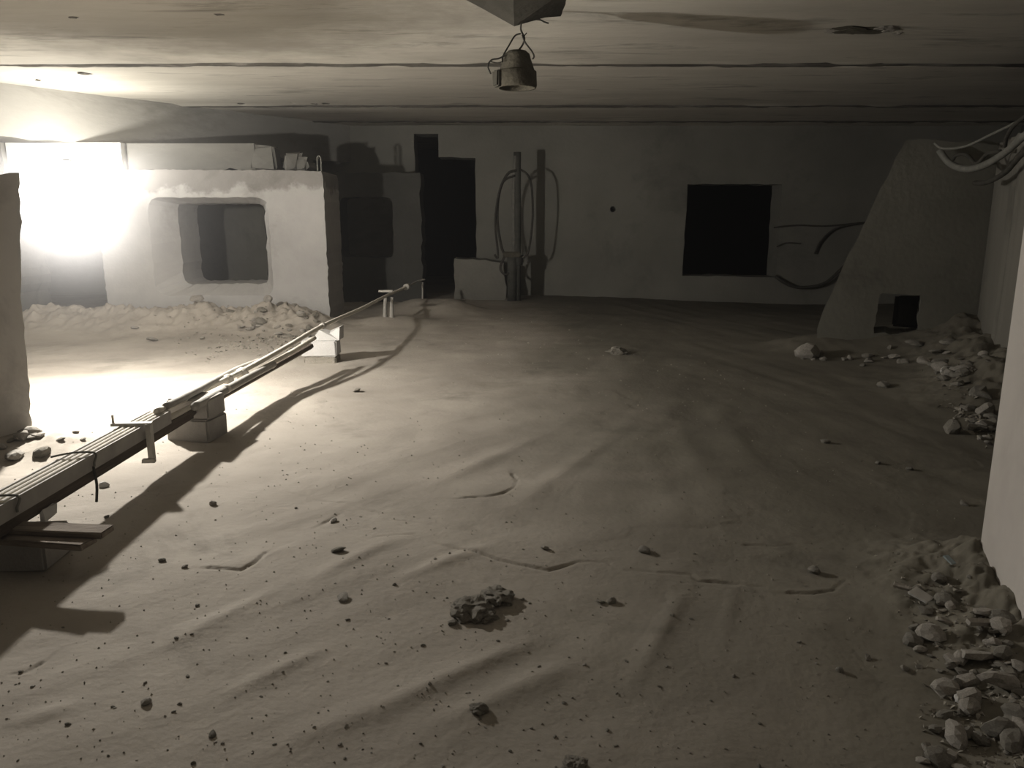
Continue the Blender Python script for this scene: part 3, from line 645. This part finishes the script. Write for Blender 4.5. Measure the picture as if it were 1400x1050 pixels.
# ------------------------------------------------------------------ cables
def cable(pts, r, m, label):
    return tag(MB().tube([tuple(p) for p in pts], r, 8, 6).build('cable', m, None, True), label, 'cable')
CYF = 7.86
cable([atY(1058, 311, CYF), atY(1090, 308, CYF), atY(1130, 309, CYF), atY(1185, 304, CYF), atY(1230, 300, CYF)], .008, M['wire'], 'thin dark cable running level along the far wall right of the opening')
cable([atY(1114, 347, CYF), atY(1122, 330, CYF), atY(1140, 314, CYF), atY(1165, 307, CYF), atY(1200, 303, CYF)], .010, M['wire'], 'short dark cable curling up the far wall to the trapezoid panel')
cable([atY(1060, 377, CYF-.02), atY(1075, 388, CYF-.05), atY(1095, 393, CYF-.05), atY(1125, 388, CYF-.05), atY(1150, 368, CYF-.05), atY(1180, 335, CYF-.05)], .016, M['wire'], 'thick dark cable sagging below the far opening towards the trapezoid panel')
cable([atY(1062, 337, CYF), atY(1075, 332, CYF), atY(1095, 333, CYF)], .006, M['wire'], 'short thin cable end beside the far opening')
cable([atY(1278, 196, 4.36), atY(1290, 203, 4.3), atY(1320, 200, 4.2), atY(1355, 184, 4.0), atY(1390, 167, 3.8), atY(1440, 140, 3.5)], .007, M['cable'], 'thin grey cable, highest of those over the low wall')
cable([atY(1284, 205, 4.4), atY(1298, 223, 4.35), atY(1320, 231, 4.2), atY(1345, 226, 4.0), atY(1375, 208, 3.8), atY(1400, 186, 3.6), atY(1440, 155, 3.4)], .018, M['cable'], 'thick grey cable looping over the trapezoid panel corner')
cable([atY(1333, 250, 4.2), atY(1350, 249, 4.0), atY(1375, 235, 3.8), atY(1398, 210, 3.6), atY(1440, 180, 3.4)], .013, M['wire'], 'thick black cable, lowest of those over the low wall')
cable([atY(1303, 218, 4.3), atY(1308, 212, 4.25), atY(1322, 212, 4.2), atY(1335, 224, 4.1), atY(1350, 210, 4.0), atY(1368, 207, 3.9)], .010, M['wire'], 'black cable coiled in a small loop on the low wall top')
cable([atY(1374, 200, 3.9), atY(1377, 186, 3.85), atY(1390, 168, 3.75), atY(1430, 140, 3.5)], .010, M['wire'], 'black cable rising steeply at the right edge over the low wall')

# ------------------------------------------------------------------ rubble
def rock_mesh(seed, flat=.7, n=14):
    r = random.Random(seed); bm = bmesh.new()
    if seed % 3 == 0:      # angular fragment
        for _ in range(n):
            v = Vector((r.gauss(0, 1), r.gauss(0, 1), r.gauss(0, 1))).normalized()*r.uniform(.8, 1.05)
            bm.verts.new((v.x, v.y*.85, v.z*flat))
        res = bmesh.ops.convex_hull(bm, input=bm.verts[:]); bmesh.ops.delete(bm, geom=[g_ for g_ in res['geom_interior'] if isinstance(g_, bmesh.types.BMVert)], context='VERTS')
    else:                  # lumpy, worn fragment
        bmesh.ops.create_icosphere(bm, subdivisions=2, radius=1)
        A_ = [(Vector((r.gauss(0, 1), r.gauss(0, 1), r.gauss(0, 1))).normalized(), r.uniform(.62, .95)) for _ in range(7)]
        for v in bm.verts:
            d_ = v.co.normalized(); k_ = 1.0
            for a_, c_ in A_:
                q_ = d_.dot(a_)
                if q_ > .2: k_ = min(k_, c_/q_)
            v.co = d_*k_*r.uniform(.86, 1.08); v.co.y *= .88; v.co.z *= flat
    me = bpy.data.meshes.new('rock'); bm.to_mesh(me); bm.free(); return me
def clod_mesh(seed, flat, m):
    r = random.Random(seed); bm = bmesh.new(); bmesh.ops.create_icosphere(bm, subdivisions=4, radius=1)
    from mathutils import noise
    off = Vector((seed*3.1, seed*1.7, 0))
    for v in bm.verts:
        k_ = .85+.35*noise.noise(v.co*1.3+off)+.22*noise.noise(v.co*3.1+off)+.12*noise.noise(v.co*7+off)+.06*noise.noise(v.co*15+off); v.co *= k_; v.co.z *= flat
    me = bpy.data.meshes.new('clod'); bm.to_mesh(me); bm.free(); me.materials.append(m); return me
ROCKS = {}
for key in ('stone', 'darkstone', 'clod', 'scrap'):
    ROCKS[key] = []
    for s in range(9):
        me = rock_mesh(100+s, (.75, .55, .4)[s % 3], 13+s); me.materials.append(M[key]); ROCKS[key].append(me)
def rock(name, x, y, r, key, label, cat, group=None, sink=.25, z=None, rs=random):
    o_ = bpy.data.objects.new(name, rs.choice(ROCKS[key])); COL.objects.link(o_)
    o_.scale = (r*rs.uniform(.85, 1.25), r*rs.uniform(.75, 1.1), r*rs.uniform(.7, 1.05)); o_.rotation_euler = (rs.uniform(-.3, .3), rs.uniform(-.3, .3), rs.uniform(0, 6.28))
    o_.location = (x, y, (fz(x, y) if z is None else z)+r*.55*(1-sink)-r*.12)
    return tag(o_, label, cat, group)
R = random.Random(11)
# named lumps in the open floor
LUMPS = [(645, 826, 32, 'clod', 'left half of the largest crumbled mortar clod on the open floor'), (680, 812, 25, 'clod', 'darker right half of the largest mortar clod on the open floor'),
         (662, 840, 18, 'clod', 'small piece crumbled off the front of the largest clod'), (618, 850, 9, 'clod', 'small clod left of the largest mortar clod'),
         (821, 821, 9, 'clod', 'left lump of a touching pair of dark clods on the mid floor'), (836, 821, 9, 'clod', 'right lump of a touching pair of dark clods on the mid floor'),
         (745, 747, 11, 'stone', 'pale stone just above the long floor crack'), (881, 751, 12, 'darkstone', 'dark upright stone above the right end of the long crack'),
         (470, 815, 13, 'stone', 'pale chip left of the largest mortar clod'), (463, 750, 12, 'clod', 'low crumbled clod left of the long crack'),
         (200, 958, 11, 'stone', 'long pebble in the lower left of the floor'), (291, 1003, 9, 'darkstone', 'dark pebble near the bottom edge at left'),
         (270, 827, 5, 'darkstone', 'small black pebble right of the plank shadow'), (146, 706, 5, 'darkstone', 'black pebble just above the plank ends'),
         (142, 663, 8, 'scrap', 'white chip on the floor below the cable tray'), (291, 688, 7, 'stone', 'pale pebble beside the shadow of the tray'),
         (253, 774, 6, 'stone', 'small pebble right of the plank ends'), (222, 765, 7, 'darkstone', 'dark pebble between the plank ends and the tray shadow'),
         (456, 711, 8, 'stone', 'flat flake standing on edge left of mid floor'), (655, 966, 14, 'clod', 'reddish low clod near the bottom centre'),
         (785, 1043, 20, 'clod', 'rough clod cut by the bottom edge of the picture'), (843, 479, 14, 'clod', 'lone flat clod far off on the dim floor'),
         (1128, 603, 8, 'darkstone', 'dark flat stone on the dim floor at right'), (1200, 632, 6, 'darkstone', 'small dark stone right of the flat dark stone'),
         (1113, 779, 12, 'darkstone', 'dark stone at the right end of the floor cracks'), (1207, 525, 13, 'darkstone', 'dark sliver in front of the trapezoid panel'),
         (1318, 688, 8, 'darkstone', 'dark pebble beside the near pier'), (694, 368+40, 9, 'darkstone', 'small stone at the foot of the standpipe'),
         (1186, 898, 9, 'darkstone', 'dark stone right of centre near the heap'), (1148, 915, 8, 'darkstone', 'dark pebble left of the heap, in the dim corner'),
         (1236, 912, 11, 'darkstone', 'dark lump just off the left edge of the heap'), (488, 533, 9, 'clod', 'small clod between conduit shadow and posts'),
         (1243, 640, 7, 'darkstone', 'dark chip on the floor left of the low wall'), (1296, 502, 12, 'scrap', 'pale upright flake at the foot of the low wall')]
for px, py, rp, key, lab in LUMPS:
    g = G(px, py+rp*.3); rr = rp*g.y/F*1.05
    if rp >= 14 and key == 'clod':
        o_ = bpy.data.objects.new('clod', clod_mesh(int(px), .5, M['clod'])); COL.objects.link(o_); o_.location = (g.x, g.y, g.z+rr*.12); o_.scale = (rr*1.15, rr*1.0, rr); o_.rotation_euler = (0, 0, px*.1)
        tag(o_, lab, 'clod'); continue
    rock('clod' if key == 'clod' else 'stone', g.x, g.y, rr*.85, key, lab, 'clod' if key == 'clod' else 'stone', rs=R)
# heap beside the near pier
def heap(n, region, sizes, key, label, group, zone, name='stone'):
    k = 0
    while k < n:
        px, py = region(R)
        g = G(px, py)
        r_ = R.choice(sizes)*R.uniform(.8, 1.2)
        ky = key if isinstance(key, str) else R.choice(key)
        tone = {'stone': 'pale', 'darkstone': 'dark', 'clod': 'crumbly'}[ky]; f_ = r_/max(sizes)
        size = 'large' if f_ > .8 else 'middling' if f_ > .5 else 'small'
        rock(name, g.x, g.y, r_, ky, f'{size} {tone} {label}, {zone(px, py)}', 'stone', group, R.uniform(.0, .5), rs=R); k += 1
def reg_pier(R_):
    while True:
        px = R_.uniform(1215, 1425); py = R_.uniform(775, 1065)
        lim = 1240+max(0, (py-800))*.16 - max(0, py-930)*.1
        edge = 1335+(py-797)*.745
        if px > lim+R_.expovariate(1/18.)-12 and px < edge-4: return px, py
heap(85, reg_pier, (.007, .010, .014, .022), ('stone', 'darkstone', 'darkstone'), 'stone of the heap by the near pier', 'stones in the heap by the pier', lambda x, y: ('at the top' if y < 850 else 'upper middle' if y < 910 else 'lower middle' if y < 980 else 'at the bottom')+(', left side' if x < 1310 else ', right side'))
BIG = [(1272, 872, 20, 'stone', 'largest smooth grey stone on the upper slope of the heap'), (1332, 905, 25, 'stone', 'big pale angular stone in the middle of the heap'),
       (1300, 905, 16, 'stone', 'angular stone left of the big pale one in the heap'), (1368, 900, 17, 'darkstone', 'dark stone right of the big pale one, against the pier'),
       (1366, 945, 30, 'stone', 'broad lump low in the heap, half buried'), (1325, 960, 22, 'stone', 'rounded lump at the lower left of the broad heap lump'),
       (1311, 958, 10, 'scrap', 'small pale squarish chip on the lower heap'), (1390, 985, 24, 'darkstone', 'dark lump at the right edge, bottom of the heap'),
       (1293, 855, 17, 'stone', 'flat stone at the top of the heap'), (1345, 840, 18, 'stone', 'stone against the pier corner at the heap top'),
       (1385, 1020, 22, 'darkstone', 'dark stone in the bottom right corner of the picture'), (1340, 1015, 14, 'darkstone', 'dark stone left of the bottom right corner one')]
for px, py, rp, key, lab in BIG:
    g = G(px, py); rock('stone', g.x, g.y, rp*g.y/F*1.05, key, lab, 'stone', rs=R, sink=.1)
def reg_wall(R_): 
    t = R_.random(); return 1285+t*75+R_.gauss(0, 14), 492+t*100+R_.gauss(0, 14)
heap(55, reg_wall, (.016, .024, .034, .045), ('darkstone', 'stone', 'darkstone'), 'rubble stone at the low wall foot', 'rubble along the low wall', lambda x, y: ('far end' if y < 520 else 'middle stretch' if y < 560 else 'near end')+(' against the wall' if x > 1285+(y-492)*.75 else ' on the floor side'))
def reg_trap(R_): return R_.uniform(1095, 1290), R_.gauss(492, 7)
heap(22, reg_trap, (.018, .025, .04), ('darkstone', 'stone'), 'rubble stone along the foot of the trapezoid panel', 'rubble along the trapezoid panel', lambda x, y: 'at its left end' if x < 1145 else 'left of the square hole' if x < 1195 else 'below the square hole' if x < 1258 else 'right of the square hole')
g = G(1118, 487); rock('stone', g.x-.06, g.y, .085, 'stone', 'pale lump at the left foot of the trapezoid panel', 'stone', rs=R)
def reg_bank(R_):
    t = R_.random()**.6; px = 150+t*285; top = 416+t*14; bot = 436+t*30; return px, R_.uniform(top, bot)
heap(85, reg_bank, (.018, .026, .035, .05), ('clod', 'stone'), 'rubble lump in the bank under the pale panel', 'rubble bank under the pale panel', lambda x, y: ('far left' if x < 240 else 'left part' if x < 300 else 'right part' if x < 360 else 'right corner')+(', high' if y < 427+(x-150)*.05 else ', low'))
def reg_part(R_): return R_.gauss(58, 26), R_.gauss(612, 10)
heap(16, reg_part, (.012, .02, .03), ('stone', 'clod'), 'rubble lump at the left partition foot', 'rubble by the left partition', lambda x, y: 'in front of it' if x < 45 else 'just right of its edge' if x < 75 else 'farthest to the right')
# ragged lumps on top of the panel, next to the lintel
for x_a, x_b, y_t, rz, lab in ((344, 378, 199, .05, 'broken lintel end on the panel top, nearest the whole lintel'), (388, 410, 209, .3, 'broken lump leaning on the panel top, middle of three'), (408, 426, 219, -.2, 'small broken lump, rightmost on the panel top')):
    pa_ = atY(x_a, 231, BLK_Y+.22); pb_ = atY(x_b, y_t, BLK_Y+.22)
    ch = MB().box(((pa_.x+pb_.x)/2, BLK_Y+.25, (zt+pb_.z)/2+.006), (pb_.x-pa_.x, .2, pb_.z-zt), rz*.5, .018, .02)
    tag(ch.build('broken_lump', M['lintel']), lab, 'concrete lump')
# broken-out patch in the ceiling slab on the right
def ceil_patch(px, py, rx, ry, rz, m, seed, name):
    c_ = atZ(px, py, H); me = clod_mesh(seed, 1.0, m); o_ = bpy.data.objects.new(name, me); COL.objects.link(o_)
    o_.location = (c_.x, c_.y, H+.004); o_.scale = (rx, ry, rz); o_.parent = ceil; o_.matrix_parent_inverse = ceil.matrix_basis.inverted()
ceil_patch(1176, 41, .16, .085, .022, M['rust'], 5, 'spalled_patch')
ceil_patch(1207, 39, .085, .07, .02, M['stone'], 9, 'spall_chip')
ceil_patch(1142, 42, .06, .05, .014, M['stone'], 12, 'spall_chip')
ceil_patch(1228, 45, .03, .03, .012, M['stone'], 14, 'spall_chip')
for q_, (px, py, r_) in enumerate(((116, 101, .04), (160, 139, .02), (330, 142, .025), (430, 142, .03), (446, 142, .022), (52, 110, .018), (100, 24, .02), (300, 20, .02))):
    ceil_patch(px, py, r_*1.5, r_, .008, M['mortar'], 20+q_, 'ceiling_scab')
# scraps in the heap
def scrap(px, py, wx, wy, rz, m, name, lab, cat, th=.004, tilt=.25):
    g = G(px, py); o_ = MB().box((0, 0, 0), (wx, wy, th), 0, .001, .0008).build(name, m)
    o_.location = (g.x, g.y, g.z+.016); o_.rotation_euler = (tilt, .1, rz); return tag(o_, lab, cat)
scrap(1258, 824, .042, .036, .75, M['scrap'], 'tile_shard', 'pale diamond shaped tile shard at the top left of the heap', 'tile')
scrap(1297, 775, .017, .022, .5, M['bluescrap'], 'plastic_scrap', 'bluish plastic scrap on the floor by the pier corner', 'scrap', .003, .5)
scrap(1348, 862, .075, .012, .12, M['stone'], 'wood_splinter', 'pale splinter lying across the upper heap', 'splinter', .008)
scrap(1232, 812, .03, .012, -.5, M['stone'], 'wood_splinter', 'small splinter left of the tile shard', 'splinter', .006)
# loose pebbles over the floor
n = 0
while n < 150:
    px = R.uniform(0, 1230); py = 1050-abs(R.gauss(0, 170))
    if py < 640 or (px < 420 and py < 640+(420-px)*.5) or (px > 1180 and py > 780): continue
    if px > 850 and R.random() < .35: continue
    g = G(px, py); r_ = R.choice((.0018, .0022, .003, .0042))*(.6+.4*g.y)
    ky = R.choice(('stone', 'darkstone', 'darkstone', 'clod')); tone = {'stone': 'pale', 'darkstone': 'dark', 'clod': 'crumbly'}[ky]
    size = 'larger' if r_ > .0036 else 'tiny'
    row = 'along the bottom of the picture' if py > 960 else 'in the lower floor' if py > 860 else 'level with the biggest clod' if py > 770 else 'above the long crack'
    col_ = 'far left' if px < 200 else 'left' if px < 420 else 'left of centre' if px < 640 else 'right of centre' if px < 850 else 'right'
    rock('pebble', g.x, g.y, r_, ky, f'{size} {tone} loose pebble {row}, {col_}', 'pebble', 'loose pebbles on the floor', .5, rs=R); n += 1
# grit: crumbs too small and too many to count
gm = MB(); N = 2600
gx = rng.uniform(-1.5, 1.2, N); gy = .8+rng.exponential(.9, N); gzz = floor_z(gx, gy)
for x, y, z in zip(gx, gy, gzz):
    r_ = random.choice((.0012, .0016, .0022, .003))*(.7+.3*y); a_ = random.uniform(0, 6.28)
    gm.add([(x+r_*math.cos(a_+k*2.1)*random.uniform(.6, 1.5), y+r_*math.sin(a_+k*2.1)*random.uniform(.6, 1.3), z-.001) for k in range(3)]+[(x, y, z+r_*.8)], [(0, 1, 3), (1, 2, 3), (2, 0, 3), (2, 1, 0)])
tag(gm.build('grit', M['clod']), 'fine grit and crumbs strewn over the dusty floor', 'grit', kind='stuff')
# crumbs among the heaps
gm = MB(); 
for reg, cnt, s in ((reg_pier, 500, (.003, .005, .007)), (reg_wall, 200, (.008, .012, .016)), (reg_bank, 1100, (.006, .010, .016))):
    for _ in range(cnt):
        px, py = reg(R); p = atZ(px, py); r_ = R.choice(s)
        p = atZ(px, py, fz(p.x, p.y)); z = fz(p.x, p.y)
        gm.add([(p.x+r_*R.uniform(-1, 1), p.y+r_*R.uniform(-1, 1), z+r_*R.uniform(-.4, .9)) for _k in range(4)]+[], [(0, 1, 2), (1, 2, 3), (2, 3, 0), (0, 1, 3)])
tag(gm.build('rubble_crumbs', M['clod']), 'crumbs and dust between the stones of the rubble heaps', 'rubble', kind='stuff')
